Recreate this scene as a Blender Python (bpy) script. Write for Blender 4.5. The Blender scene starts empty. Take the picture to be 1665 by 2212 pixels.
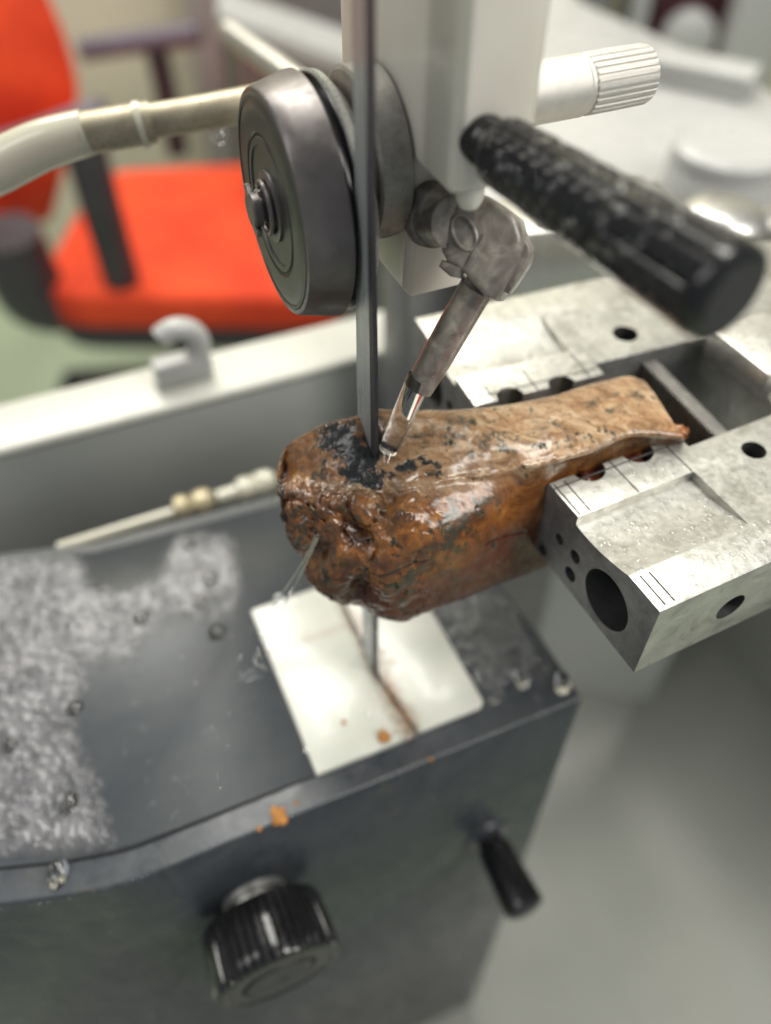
import bpy, bmesh, math, random
import numpy as np
from mathutils import Vector, Matrix, noise
random.seed(7); rng=np.random.default_rng(7)
S=0.01                                    # everything is authored in centimetres
scene=bpy.context.scene; COL=scene.collection
R=math.radians
# ---------------------------------------------------------------- camera
FPX=1800.0; PIT=R(48); ROLL=R(0.6)
CAM=np.array([0.42,-16.0,26.13])
cf=np.array([0,math.cos(PIT),-math.sin(PIT)]); cu=np.array([0,math.sin(PIT),math.cos(PIT)]); cr=np.array([1.,0,0])
cr2=cr*math.cos(ROLL)+cu*math.sin(ROLL); cu2=cu*math.cos(ROLL)-cr*math.sin(ROLL)
cd=bpy.data.cameras.new('camera'); cam=bpy.data.objects.new('camera',cd); COL.objects.link(cam)
cam.matrix_world=Matrix(((cr2[0],cu2[0],-cf[0],CAM[0]*S),(cr2[1],cu2[1],-cf[1],CAM[1]*S),(cr2[2],cu2[2],-cf[2],CAM[2]*S),(0,0,0,1)))
cd.sensor_fit='VERTICAL'; cd.sensor_height=36; cd.lens=36*FPX/2211; cd.clip_start=0.005; cd.clip_end=50
cd.dof.use_dof=True; cd.dof.focus_distance=19.9*S; cd.dof.aperture_fstop=4.9
scene.camera=cam
# ---------------------------------------------------------------- light
w=bpy.data.worlds.new('World'); scene.world=w; w.use_nodes=True
w.node_tree.nodes['Background'].inputs[0].default_value=(0.88,0.92,0.97,1)
w.node_tree.nodes['Background'].inputs[1].default_value=0.36
def area(name,loc,target,sx,sy,power,color=(1,0.97,0.90)):
    l=bpy.data.lights.new(name,'AREA'); l.shape='RECTANGLE'; l.size=sx*S; l.size_y=sy*S; l.energy=power; l.color=color
    o=bpy.data.objects.new(name,l); COL.objects.link(o); o.location=Vector(loc)*S
    o.rotation_euler=(Vector(target)-Vector(loc)).to_track_quat('-Z','Y').to_euler(); return o
area('ceiling_tube_right',(95,-45,120),(0,0,0),40,110,22,(1,0.97,0.90))
area('added_fill_left',(-120,-50,150),(0,0,5),30,120,8,(1,0.98,0.93))  # added fill lamp, brightens the white block's left face
area('ceiling_tube_back',(-50,150,150),(0,20,0),140,30,15,(1,0.96,0.93))
area('ceiling_tube_room',(-40,100,165),(-30,110,-85),200,50,60,(1,0.98,0.90))
scene.view_settings.view_transform='Standard'; scene.view_settings.look='None'; scene.view_settings.exposure=-0.14; scene.view_settings.gamma=1
scene.render.engine='CYCLES'; scene.cycles.use_denoising=True; scene.cycles.max_bounces=10; scene.cycles.transparent_max_bounces=12
scene.cycles.caustics_reflective=False; scene.cycles.caustics_refractive=False; scene.cycles.sample_clamp_indirect=6
# ---------------------------------------------------------------- point helpers (pixels of the 1665x2211 view to places)
def ray(px,py): return cf+(px-832.5)/FPX*cr2+(1105.5-py)/FPX*cu2
def PL(px,py,p0,n):
    d=ray(px,py); n=np.array(n,float); return CAM+d*(((np.array(p0,float)-CAM)@n)/(d@n))
def Z(px,py,z): return PL(px,py,(0,0,z),(0,0,1))
def Y(px,py,y): return PL(px,py,(0,y,0),(0,1,0))
def proj(p):
    d=np.asarray(p)-CAM; z=d@cf; return 832.5+FPX*(d@cr2)/z,1105.5-FPX*(d@cu2)/z
E1=np.array([math.cos(R(24)),math.sin(R(24)),0]); E2=np.array([-E1[1],E1[0],0]); EZ=np.array([0,0,1.])
FR=np.stack([E1,E2,EZ])                   # rows: frame axes
def W(s,t,z): return s*E1+t*E2+z*EZ
# ---------------------------------------------------------------- object helpers
WL={}
def props(o,label=None,cat=None,group=None,kind=None):
    if label: o['label']=label
    if cat: o['category']=cat
    if group: o['group']=group
    if kind: o['kind']=kind
    return o
def thing(name,loc,label,cat,group=None):
    o=bpy.data.objects.new(name,None); COL.objects.link(o); o.empty_display_size=0.01
    WL[o.name]=np.array(loc,float); o.location=Vector(loc)*S
    return props(o,label,cat,group)
def link(name,me,parent,loc):
    o=bpy.data.objects.new(name,me); COL.objects.link(o)
    if parent is not None:
        o.parent=parent; pl=WL[parent.name]
        o.location=Vector(np.array(loc)-pl)*S if loc is not None else (0,0,0)
        WL[o.name]=np.array(loc if loc is not None else pl,float)
    else:
        o.location=Vector(loc if loc is not None else (0,0,0))*S; WL[o.name]=np.array(loc if loc is not None else (0,0,0),float)
    return o
def obj(name,VF,m,parent=None,smooth=True,loc=None,ang=35,attrs=None):
    """VF: vertices in world cm + faces (one mesh object)."""
    V,F=VF; V=np.asarray(V,float)
    if loc is None: loc=WL[parent.name] if parent is not None else V.mean(0)
    loc=np.array(loc,float)
    me=bpy.data.meshes.new(name); me.from_pydata(((V-loc)*S).tolist(),[],[list(map(int,f)) for f in F])
    bm=bmesh.new(); bm.from_mesh(me); bmesh.ops.recalc_face_normals(bm,faces=bm.faces); bm.to_mesh(me); bm.free()
    if smooth:
        me.polygons.foreach_set('use_smooth',[True]*len(me.polygons))
        try: me.set_sharp_from_angle(angle=R(ang))
        except Exception: pass
    if attrs:
        for k,a in attrs.items():
            at=me.attributes.new(k,'FLOAT_COLOR','POINT'); at.data.foreach_set('color',np.asarray(a,dtype=np.float32).ravel())
    me.materials.append(m.m if isinstance(m,M) else m)
    return link(name,me,parent,loc)
def join(*L):
    V=[];F=[];n=0
    for v,f in L:
        v=np.asarray(v,float); V.append(v); F+= [tuple(i+n for i in q) for q in f]; n+=len(v)
    return np.concatenate(V),F
def tf(VF,M=FR,o=(0,0,0)):
    V,F=VF; return np.asarray(V)@np.asarray(M)+np.array(o,float),F
def box(a,b,bev=0.0,seg=2):
    bm=bmesh.new(); bmesh.ops.create_cube(bm,size=1)
    a=np.array(a,float);b=np.array(b,float); c=(a+b)/2; d=b-a
    for v in bm.verts: v.co=Vector(c+np.array(v.co)*d)
    if bev: bmesh.ops.bevel(bm,geom=bm.edges[:],offset=bev,segments=seg,profile=.5,affect='EDGES')
    r=(np.array([v.co[:] for v in bm.verts]),[tuple(v.index for v in f.verts) for f in bm.faces]); 
    bm.verts.index_update(); r=(np.array([v.co[:] for v in bm.verts]),[tuple(v.index for v in f.verts) for f in bm.faces]); bm.free(); return r
def prism(poly,z0,z1,bev=0.0,seg=2):
    bm=bmesh.new(); vs=[bm.verts.new((p[0],p[1],z0)) for p in poly]; f=bm.faces.new(vs)
    r=bmesh.ops.extrude_face_region(bm,geom=[f])
    for v in r['geom']:
        if isinstance(v,bmesh.types.BMVert): v.co.z=z1
    if bev: bmesh.ops.bevel(bm,geom=[e for e in bm.edges if e.is_manifold and e.calc_face_angle(0)>.35],offset=bev,segments=seg,profile=.5,affect='EDGES')
    bm.verts.index_update(); r=(np.array([v.co[:] for v in bm.verts]),[tuple(v.index for v in f.verts) for f in bm.faces]); bm.free(); return r
def basis(d):
    d=np.array(d,float); d/=np.linalg.norm(d); h=EZ if abs(d[2])<.9 else np.array([1.,0,0])
    x=np.cross(h,d); x/=np.linalg.norm(x); y=np.cross(d,x); return x,y,d
def lathe(prof,p0,d,n=64,rf=None,close=True):
    """prof: (along, radius) list, revolved about p0 + along*d"""
    x,y,d=basis(d); V=[];F=[]
    for i,(l,r) in enumerate(prof):
        for k in range(n):
            a=2*math.pi*k/n; rr=r if rf is None else rf(l,r,a,k)
            V.append(np.array(p0)+d*l+(x*math.cos(a)+y*math.sin(a))*rr)
    m=len(prof)
    for i in range(m-1):
        for k in range(n): F.append((i*n+k,i*n+(k+1)%n,(i+1)*n+(k+1)%n,(i+1)*n+k))
    if close: F.append(tuple(range(n))[::-1]); F.append(tuple((m-1)*n+k for k in range(n)))
    return np.array(V),F
def cr_spline(P,n):
    P=np.asarray(P,float); Q=np.concatenate([[2*P[0]-P[1]],P,[2*P[-1]-P[-2]]]); out=[]
    T=np.linspace(0,len(P)-1,n)
    for t in T:
        i=min(int(t),len(P)-2); u=t-i; a,b,c,d=Q[i:i+4]
        out.append(.5*((2*b)+(-a+c)*u+(2*a-5*b+4*c-d)*u*u+(-a+3*b-3*c+d)*u**3))
    return np.array(out)
def tube(path,rad,n=24,res=None,close=True):
    P=np.array(path,float); rad=np.full(len(P),rad,float) if np.isscalar(rad) else np.array(rad,float)
    if res: A=cr_spline(np.c_[P,rad],res); P=A[:,:3]; rad=np.maximum(A[:,3],.001)
    T=np.gradient(P,axis=0); V=[];F=[]; x=basis(T[0])[0]
    for i in range(len(P)):
        d=T[i]/np.linalg.norm(T[i]); x=x-d*(x@d); x/=np.linalg.norm(x); y=np.cross(d,x)
        for k in range(n):
            a=2*math.pi*k/n; V.append(P[i]+(x*math.cos(a)+y*math.sin(a))*rad[i])
    for i in range(len(P)-1):
        for k in range(n): F.append((i*n+k,i*n+(k+1)%n,(i+1)*n+(k+1)%n,(i+1)*n+k))
    if close: F.append(tuple(range(n))[::-1]); F.append(tuple((len(P)-1)*n+k for k in range(n)))
    return np.array(V),F
def drop(p,n,r,h=.5,sx=1,sy=1,u=12,v=5):
    """water drop: flattened cap on a surface with normal n"""
    x,y,d=basis(n); V=[];F=[]
    ph=random.random()*6; 
    for j in range(v+1):
        a=j/v*math.pi/2*1.0
        for k in range(u):
            b=2*math.pi*k/u; rr=r*(1+.12*math.sin(2*b+ph)+.06*math.sin(3*b+2*ph))
            V.append(np.array(p)+(x*math.cos(b)*sx+y*math.sin(b)*sy)*rr*max(math.cos(a),.02)+d*(r*h*math.sin(a)-.01))
    for j in range(v):
        for k in range(u): F.append((j*u+k,j*u+(k+1)%u,(j+1)*u+(k+1)%u,(j+1)*u+k))
    F.append(tuple(v*u+k for k in range(u))); F.append(tuple(range(u))[::-1])
    return np.array(V),F
def cut(o,cutters):
    """subtract solids (world cm) from a mesh object for good"""
    loc=WL[o.name]
    V,F=join(*cutters); me=bpy.data.meshes.new('c'); me.from_pydata(((V-loc)*S).tolist(),[],[list(map(int,f)) for f in F])
    bm=bmesh.new(); bm.from_mesh(me); bmesh.ops.recalc_face_normals(bm,faces=bm.faces); bm.to_mesh(me); bm.free()
    c=bpy.data.objects.new('c',me); COL.objects.link(c); c.parent=o.parent; c.location=o.location
    m=o.modifiers.new('b','BOOLEAN'); m.object=c; m.operation='DIFFERENCE'; m.solver='EXACT'; m.use_self=True
    dg=bpy.context.evaluated_depsgraph_get(); dg.update(); ne=bpy.data.meshes.new_from_object(o.evaluated_get(dg))
    o.modifiers.clear(); o.data=ne; bpy.data.objects.remove(c); bpy.data.meshes.remove(me)
    ne.polygons.foreach_set('use_smooth',[True]*len(ne.polygons)); ne.set_sharp_from_angle(angle=R(25))
# ---------------------------------------------------------------- material helpers
class M:
    def __init__(s,name,color=(.5,.5,.5),rough=.5,metal=0,**kw):
        s.m=bpy.data.materials.new(name); s.m.use_nodes=True; s.t=s.m.node_tree; s.b=s.t.nodes['Principled BSDF']
        s.b.inputs['Base Color'].default_value=(*color,1); s.b.inputs['Roughness'].default_value=rough; s.b.inputs['Metallic'].default_value=metal
        for k,v in kw.items(): s.b.inputs[k.replace('_',' ')].default_value=v
        tc=s.t.nodes.new('ShaderNodeTexCoord'); mp=s.t.nodes.new('ShaderNodeMapping'); mp.inputs['Scale'].default_value=(100,100,100)
        s.t.links.new(tc.outputs['Object'],mp.inputs['Vector']); s.co=mp.outputs['Vector']
    def n(s,t,**kw):
        nd=s.t.nodes.new('ShaderNode'+t)
        for k,v in kw.items():
            if k in nd.inputs.keys(): nd.inputs[k].default_value=v
            elif hasattr(nd,k): setattr(nd,k,v)
        return nd
    def L(s,a,b): s.t.links.new(a,b)
    def noise(s,scale=1,detail=4,rough=.55,dist=0,stretch=None):
        nd=s.n('TexNoise'); nd.inputs['Scale'].default_value=scale; nd.inputs['Detail'].default_value=detail; nd.inputs['Roughness'].default_value=rough; nd.inputs['Distortion'].default_value=dist
        if stretch:
            m2=s.n('Mapping'); m2.inputs['Scale'].default_value=stretch[:3]
            if len(stretch)>3: m2.inputs['Rotation'].default_value=(0,0,stretch[3]); m2.vector_type='TEXTURE'; m2.inputs['Scale'].default_value=[1/q for q in stretch[:3]]
            s.L(s.co,m2.inputs[0]); s.L(m2.outputs[0],nd.inputs['Vector'])
        else: s.L(s.co,nd.inputs['Vector'])
        return nd.outputs[0]
    def ramp(s,fac,stops):
        r=s.n('ValToRGB'); e=r.color_ramp.elements
        while len(e)<len(stops): e.new(.5)
        for q,(p,c) in zip(e,stops):
            q.position=p; q.color=(*c,1) if not np.isscalar(c) else (c,c,c,1)
        s.L(fac,r.inputs[0]); return r.outputs[0]
    def mix(s,fac,a,b,mode='MIX'):
        m=s.n('Mix'); m.data_type='RGBA'; m.blend_type=mode
        for i,x in ((0,fac),(6,a),(7,b)):
            if hasattr(x,'is_linked') or hasattr(x,'links'): s.L(x,m.inputs[i])
            else: m.inputs[i].default_value=x if i==0 else (*x,1)
        return m.outputs[2]
    def math(s,op,a,b=0):
        m=s.n('Math'); m.operation=op
        for i,x in enumerate((a,b)):
            if hasattr(x,'links'): s.L(x,m.inputs[i])
            else: m.inputs[i].default_value=x
        return m.outputs[0]
    def color(s,x): s.L(x,s.b.inputs['Base Color']); return s
    def rough(s,x): s.L(x,s.b.inputs['Roughness']); return s
    def bump(s,h,dist=.02,strength=1.0):
        b=s.n('Bump'); b.inputs['Distance'].default_value=dist*S; b.inputs['Strength'].default_value=strength; s.L(h,b.inputs['Height'])
        if s.b.inputs['Normal'].is_linked: s.L(s.b.inputs['Normal'].links[0].from_socket,b.inputs['Normal'])
        s.L(b.outputs[0],s.b.inputs['Normal']); return s
def worn(name,color,rough=.5,metal=0,var=.12,scale=1.2,bump=.004,spots=None,**kw):
    m=M(name,color,rough,metal,**kw); c=np.array(color)
    n=m.noise(scale,6,.62); n2=m.noise(scale*7,4,.6)
    base=m.ramp(n,[(.3,tuple(c*(1-var))),(.7,tuple(np.minimum(c*(1+var),1)))])
    if spots:
        thr,sc,col=spots; f=m.ramp(m.noise(sc,8,.7,.6),[(thr-.06,0.),(thr+.24,.9)]); base=m.mix(f,base,col)
    m.color(base); m.rough(m.ramp(n2,[(.3,max(rough-.1,.03)),(.7,min(rough+.12,1))]))
    if bump: m.bump(m.noise(scale*22,5,.6),bump)
    return m
alu=worn('wet_aluminium',(.52,.515,.475),.36,.7,.2,.8,.003,spots=(.56,1.1,(.20,.19,.165)))
alu.bump(alu.noise(6,4,.6,0,(.25,9,9,R(-26))),.004,.6)
alu.bump(alu.noise(3.5,2,.5),.015,.7)
alu_end=worn('stained_shaded_aluminium',(.22,.22,.22),.4,.6,.3,1.4,.02,spots=(.52,1.8,(.10,.10,.11)))  # bar faces darkened in colour: stain plus painted shade
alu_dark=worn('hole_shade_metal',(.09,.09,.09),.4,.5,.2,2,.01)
steel=worn('satin_steel',(.58,.57,.54),.32,.9,.08,2,.004)
brushed=worn('matt_silver',(.66,.64,.59),.4,.75,.05,3,.012)
wheelm=M('dark_turned_steel',(.17,.155,.155),.36,.62)
wheelm.color(wheelm.ramp(wheelm.noise(1.3,3),[(.3,(.125,.113,.110)),(.7,(.165,.15,.145))])); wo_=wheelm.b.inputs['Base Color'].links[0].from_socket; wheelm.color(wheelm.mix(wheelm.ramp(wheelm.noise(3.5,7,.75,.5),[(.60,0.),(.72,.45)]),wo_,(.26,.24,.22))); wheelm.rough(wheelm.ramp(wheelm.noise(2.5,5,.6),[(.35,.28),(.65,.46)])); wheelm.bump(wheelm.noise(40,2),.0008)
wheelface=M('black_plate_steel',(.10,.10,.095),.36,.5); wheelface.color(wheelface.ramp(wheelface.noise(2,4),[(.3,(.05,.05,.047)),(.7,(.075,.075,.07))]))
groovem=M('groove_black',(.012,.011,.013),.25,.2)
flange=worn('pale_turned_rim',(.52,.52,.49),.28,.6,.06,3,.002)
discm=worn('pitted_grey_disc',(.27,.26,.24),.42,.8,.22,2.5,.012,spots=(.60,9,(.05,.05,.05)))
pom=M('white_plastic',(.78,.765,.70),.30,0,Subsurface_Weight=.6,Subsurface_Scale=.006,Coat_Weight=.15,Coat_Roughness=.15)
pom.b.inputs['Subsurface Radius'].default_value=(1,.97,.88)
pom.color(pom.ramp(pom.noise(.5,5),[(.3,(.70,.665,.58)),(.7,(.77,.74,.66))])); pom.bump(pom.noise(30,2,.5,0,(1,1,.1)),.001)
blk=M('black_plastic',(.008,.008,.009),.2,0,Coat_Weight=.25,Coat_Roughness=.08,Specular_IOR_Level=.35); blk.bump(blk.noise(9,3),.003); blk.rough(blk.ramp(blk.noise(4,4),[(.3,.14),(.7,.34)]))
blkmatt=worn('black_rubbed_plastic',(.035,.035,.038),.45,0,.2,2,.004)
bladem=M('steel_band',(.50,.51,.52),.3,.35); bladem.color(bladem.ramp(bladem.noise(1.2,4,.6,0,(3,3,.12)),[(.3,(.30,.31,.32)),(.7,(.50,.52,.51))])); bladem.bump(bladem.noise(8,3,.6,0,(6,6,.08)),.004); bladem.rough(bladem.ramp(bladem.noise(3,6,.7,0,(1,1,.2)),[(.3,.2),(.7,.5)]))
edgem=worn('grit_edge',(.07,.065,.075),.4,.6,.3,9,.02)
tablem=M('dark_painted_metal',(.055,.062,.07),.36,.1,Coat_Weight=.15,Coat_Roughness=.2)
tn=tablem.noise(.35,7,.65,.8)
tablem.color(tablem.mix(tablem.ramp(tablem.noise(.9,8,.7,.4),[(.52,0.),(.7,.6)]),tablem.ramp(tn,[(.3,(.028,.033,.040)),(.7,(.046,.052,.060))]),(.07,.067,.058)))
tb_=tablem.n('SeparateXYZ'); 
st_=tablem.ramp(tablem.noise(1.0,6,.65,.3,(1.6,1.6,.22)),[(.5,0.),(.72,.3)]); sp2=tablem.ramp(tablem.noise(7,3,.6,.2),[(.66,0.),(.70,.6)])
old=tablem.b.inputs['Base Color'].links[0].from_socket
tablem.color(tablem.mix(sp2,tablem.mix(st_,old,(.085,.09,.095)),(.11,.115,.115)))
tablem.rough(tablem.ramp(tablem.noise(1.1,6,.6),[(.35,.22),(.7,.5)])); tablem.bump(tablem.noise(12,4),.006)
platem=M('wet_top_plate',(.05,.055,.062),.42,.05,Coat_Weight=.1,Coat_Roughness=.3)
platem.color(platem.ramp(platem.noise(.5,7,.6,.5),[(.3,(.026,.033,.041)),(.7,(.048,.052,.055))])); platem.bump(platem.noise(1.5,3),.02,.5)
film=M('beaded_water_film',(.10,.10,.115),.36,0,Coat_Weight=.6,Coat_Roughness=.22)
film.color(film.ramp(film.noise(2.5,4),[(.3,(.06,.062,.07)),(.7,(.125,.12,.135))])); film.bump(film.noise(14,3,.6),.03)
ceram=M('white_ceramic_plate',(.66,.665,.60),.32,0,Coat_Weight=.3,Coat_Roughness=.12,Subsurface_Weight=.2,Subsurface_Scale=.003)
glass=M('clear_glass',(.97,.98,.98),.03,0,Transmission_Weight=1.0,IOR=1.42)
water=M('water',(1,1,1),.02,0,Transmission_Weight=1.0,IOR=1.33)
def watery(m,mixf=.9):
    t=m.t; tr=m.n('BsdfTransparent'); gl=m.n('BsdfGlossy'); gl.inputs['Roughness'].default_value=.12; fr=m.n('LayerWeight'); fr.inputs[0].default_value=.5
    f2=m.math('ADD',m.math('MULTIPLY',m.math('POWER',fr.outputs['Facing'],3),.75),.07); mx=m.n('MixShader'); m.L(f2,mx.inputs[0]); m.L(tr.outputs[0],mx.inputs[1]); m.L(gl.outputs[0],mx.inputs[2])
    m.L(mx.outputs[0],t.nodes['Material Output'].inputs['Surface'])
beadm=M('water_bead',(1,1,1),.02); watery(beadm)
smoke=M('smoky_nylon',(.30,.27,.235),.28,0,Transmission_Weight=.45,IOR=1.45,Coat_Weight=.4,Coat_Roughness=.12)
smoke.color(smoke.ramp(smoke.noise(1.6,6,.6,.7),[(.3,(.13,.11,.095)),(.5,(.30,.27,.235)),(.7,(.60,.55,.46))])); smoke.bump(smoke.noise(9,5),.012)
brass=worn('clouded_brass',(.50,.43,.28),.35,.45,.2,2,.01)
pipem=worn('dull_brass_pipe',(.33,.29,.21),.34,.55,.25,1.5,.01)
tubem=M('cream_hose',(.72,.69,.55),.25,0,Transmission_Weight=.25,Coat_Weight=.3)
orange=M('orange_fabric',(.83,.075,.018),.85); orange.color(orange.ramp(orange.noise(.09,5),[(.35,(.60,.04,.010)),(.65,(.86,.085,.02))])); orange.bump(orange.noise(6,3),.05)
darkpl=worn('dark_chair_plastic',(.035,.032,.04),.5,0,.2,.2,0)
purple=worn('grey_arm_pad',(.12,.10,.13),.5,0,.1,.2,0)
greytray=M('grey_tray_plastic',(.26,.27,.255),.34); greytray.color(greytray.ramp(greytray.noise(.07,5),[(.3,(.48,.50,.47)),(.7,(.58,.59,.55))])); greytray.bump(greytray.noise(.6,4),.05)
rimm=worn('pale_tray_rim',(.52,.52,.465),.35,0,.06,.15,.02)
floorm=worn('green_lino_floor',(.40,.47,.33),.55,0,.08,.03,0)
wallm=worn('cream_wall',(.60,.57,.44),.7,0,.06,.02,0)
whitem=worn('white_enamel',(.40,.40,.385),.3,0,.05,.1,.01)
maroon=worn('maroon_board',(.06,.015,.022),.5,0,.1,.05,0)
colm=worn('grey_column_paint',(.16,.165,.16),.4,0,.1,.3,.01)
# ---------------------------------------------------------------- setting
FZ=-85.0
def quad(name,pts,m,kind='structure',th=None):
    o=obj(name,(np.array(pts,float),[tuple(range(len(pts)))]),m,smooth=False,loc=(0,0,0)); props(o,kind=kind); return o
quad('floor',[(-420,-100,FZ),(420,-100,FZ),(420,420,FZ),(-420,420,FZ)],floorm)
props(obj('back_wall',box((-420,150,FZ),(420,165,190)),wallm,smooth=False,loc=(0,150,FZ)),kind='structure')
trayfl=M('grey_tray_floor',(.2,.2,.18),.4); trayfl.color(trayfl.ramp(trayfl.noise(.05,5),[(.3,(.22,.228,.205)),(.7,(.30,.305,.27))])); trayfl.bump(trayfl.noise(.6,4),.05)
# splash tray the saw stands in
TB=-46.0
rimz=1.9
tray=thing('splash_tray',W(0,8,TB),'large grey plastic splash tray with a pale raised rim around the saw','tray')
rs=W(0,0,0)
sR=float(Z(1400,1600,TB)@E1)
RF=11.0; sR+=2.5
def sweep(prof,a,b,axis):   # prof: (horizontal, z) polyline swept between a and b
    V=[];F=[]
    for q in (a,b):
        for (h,z) in prof: V.append((h,q,z) if axis=='s' else (q,h,z))
    n=len(prof)
    for i in range(n-1): F.append((i,i+1,n+i+1,n+i))
    return np.array(V),F
back=[(-24,TB)]+[(16.2-RF+RF*math.sin(a),TB+RF-RF*math.cos(a)) for a in np.linspace(0,math.pi/2,16)]+[(16.2,-1),(17.0,-1),(17.0,TB-1),(-24,TB-1)]
obj('tray_floor',tf(sweep(back,-34,sR+12,'t')),trayfl,tray,ang=60)
side=[(sR-RF-6,TB+.03)]+[(sR-RF+(RF+4)*math.sin(a),TB+.03+RF-RF*math.cos(a)) for a in np.linspace(0,math.pi/2*.93,18)]+[(sR+7.5,0.5),(sR+8.2,.5),(sR+6,TB)]
obj('side_wall',tf(sweep(side,-24,17,'s')),trayfl,tray,ang=60)
obj('back_wall',tf(box((-34,14.72,TB),(8.6,15.4,rimz-.51))),greytray,tray,smooth=False)
obj('back_wall',tf(box((8.62,16.2,TB),(sR+7,16.9,-1))),greytray,tray,smooth=False)
obj('rim',tf(box((-34,14.6,rimz-.5),(8.6,17.8,rimz),.25,3)),rimm,tray)
# white rounded clip on the rim
clipc=W(*[*(PL(385,745,E2*16.2,E2)@np.stack([E1,E2]).T),0]); clipz=PL(385,745,E2*16.2,E2)[2]
cp=PL(385,750,E2*16.2,E2)
tclip=thing('hose_clip',(cp[0],cp[1],cp[2]-1.2),'white rounded plastic clip standing on the pale tray rim left of the wheel','clip')
ring=[cp+E1*math.cos(a)*.95+EZ*math.sin(a)*.95 for a in np.linspace(-.9,2.3,20)]
obj('clip_ring',tube(ring,.5,16),whitem,tclip)
obj('clip_foot',tf(box((-1.3,-.5,-1.7),(1.3,.5,-.5),.15),FR,cp),whitem,tclip)
# grey machine column behind the guide block
cpos=W(6.6,12,0)
colt=thing('machine_column',W(8.6,12.5,TB),'dark grey upright machine column rising behind the white guide block','column')
obj('column_body',tf(box((6.2,11.0,TB),(9.6,13.6,9.5),.3)),colm,colt)
obj('column_cap',tf(box((6.0,10.8,9.5),(9.8,13.8,10.1),.2)),colm,colt)
# pale counter behind, at the right
ct=thing('white_counter',(30,35,0),'broad pale counter top behind the saw with an edge sloping down to the right','counter')
cpts=[Z(1170,-90,2),Z(1260,5,2),Z(1410,70,2),Z(1560,140,2),Z(1665,195,2),Z(1850,300,2),Z(1900,620,2),Z(940,600,2),Z(940,300,2)]
V,F=prism([(p[0],p[1]) for p in cpts],.8,2,.3)
obj('counter_top',(V,F),whitem,ct)
V2=np.array([(p[0],p[1]) for p in cpts]); c0=V2.mean(0)
V,F=prism([tuple(c0+(q-c0)*.93) for q in V2],FZ,.8)
obj('counter_base',(V,F),greytray,ct,smooth=False)
b=Z(1545,430,2)
tb=thing('bright_patch_shape',b,'short white rounded stand-in for a bright patch on the counter behind the black handle','container')  # made-up container standing in for an indistinct bright patch
obj('body',lathe([(0,3.0),(.3,3.4),(2.0,3.4),(2.6,3.1)],b,EZ,32),whitem,tb)
obj('lid',lathe([(2.6,3.3),(3.2,3.3),(3.5,2.9)],b,EZ,32),whitem,tb)
b=Z(1510,185,2)
t2=thing('glossy_case',b,'low glossy white case catching a bright highlight at the back of the counter','case')
obj('case_body',tf(box((-3.6,-1.6,0),(3.6,1.6,1.1),.3),np.stack([np.array([.86,-.5,0]),np.array([.5,.86,0]),EZ]),b),whitem,t2)
obj('case_lid',tf(box((-3.7,-1.7,1.1),(3.7,1.7,1.7),.25),np.stack([np.array([.86,-.5,0]),np.array([.5,.86,0]),EZ]),b),whitem,t2)
# room things far behind
def pbox(name,quadpx,y,th,m,parent,smooth=False):
    P=[Y(*q,y) for q in quadpx]; Q=[p+np.array([0,th,0]) for p in P]; n=len(P)
    return obj(name,(np.array(P+Q),[tuple(range(n)),tuple(range(n,2*n))[::-1]]+[(i,(i+1)%n,n+(i+1)%n,n+i) for i in range(n)]),m,parent,smooth)
cb=thing('maroon_cabinet',Y(1480,100,130)*np.array([1,1,0])+np.array([0,0,FZ]),'dark maroon cabinet standing far behind the counter at top right','cabinet')
lo=Y(1480,100,150); 
obj('cabinet_body',box((Y(1405,60,130)[0],130,FZ),(Y(1580,60,130)[0],148,60)),maroon,cb,smooth=False)
hk=Y(1475,70,129.5); obj('cabinet_knob',lathe([(0,1),(1,1.2),(2,4.2),(4,4.2),(4.8,3)],hk,(0,-1,0),24),whitem,cb)
for nm,xa,xb,yy,lab in (('white_post',1585,1700,122,'broad white post at the top right corner of the view'),('white_post',1355,1395,126,'narrow pale post just left of the maroon cabinet'),('white_post',405,478,140,'pale square post behind the chair left of the white block')):
    p=Y((xa+xb)/2,60,yy); tp=thing(nm,(p[0],yy,FZ),lab,'post')
    obj('shaft',box((Y(xa,60,yy)[0],yy,FZ+2),(Y(xb,60,yy)[0],yy+5,90),.6),whitem,tp,smooth=False)
    obj('foot',box((Y(xa,60,yy)[0]-1,yy-1,FZ),(Y(xb,60,yy)[0]+1,yy+6,FZ+2)),darkpl,tp,smooth=False)
gb=thing('grey_cupboard',(Y(640,60,120)[0],120,FZ),'dull grey cupboard under a pale worktop between post and white block','cupboard')
obj('cupboard_body',box((Y(505,60,120)[0],120,FZ),(Y(1300,60,120)[0],148,2)),colm,gb,smooth=False)
P=[Y(480,-25,100),Y(760,75,100),Y(760,130,100),Y(480,40,100)]
wt=obj('pale_worktop',(np.array([Y(470,-30,112),Y(1300,260,112),Y(1300,330,104),Y(470,30,104)]+[Y(470,-30,112)-EZ*2,Y(1300,260,112)-EZ*2,Y(1300,330,104)-EZ*2,Y(470,30,104)-EZ*2]),[(0,1,2,3),(4,5,6,7),(0,4,5,1),(1,5,6,2),(2,6,7,3),(3,7,4,0)]),whitem,gb,smooth=False)
# steel bar behind
pa,pb=Y(497,72,34),Y(660,190,27)
sb=thing('steel_bar',pb,'shiny steel bar slanting down behind the guide wheel','bar')
obj('bar_shaft',tube([pa,pb],.62,24),steel,sb); obj('bar_end',tube([pa,pa+(pa-pb)/np.linalg.norm(pa-pb)*.5],[.62,.5],24),steel,sb)
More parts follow.
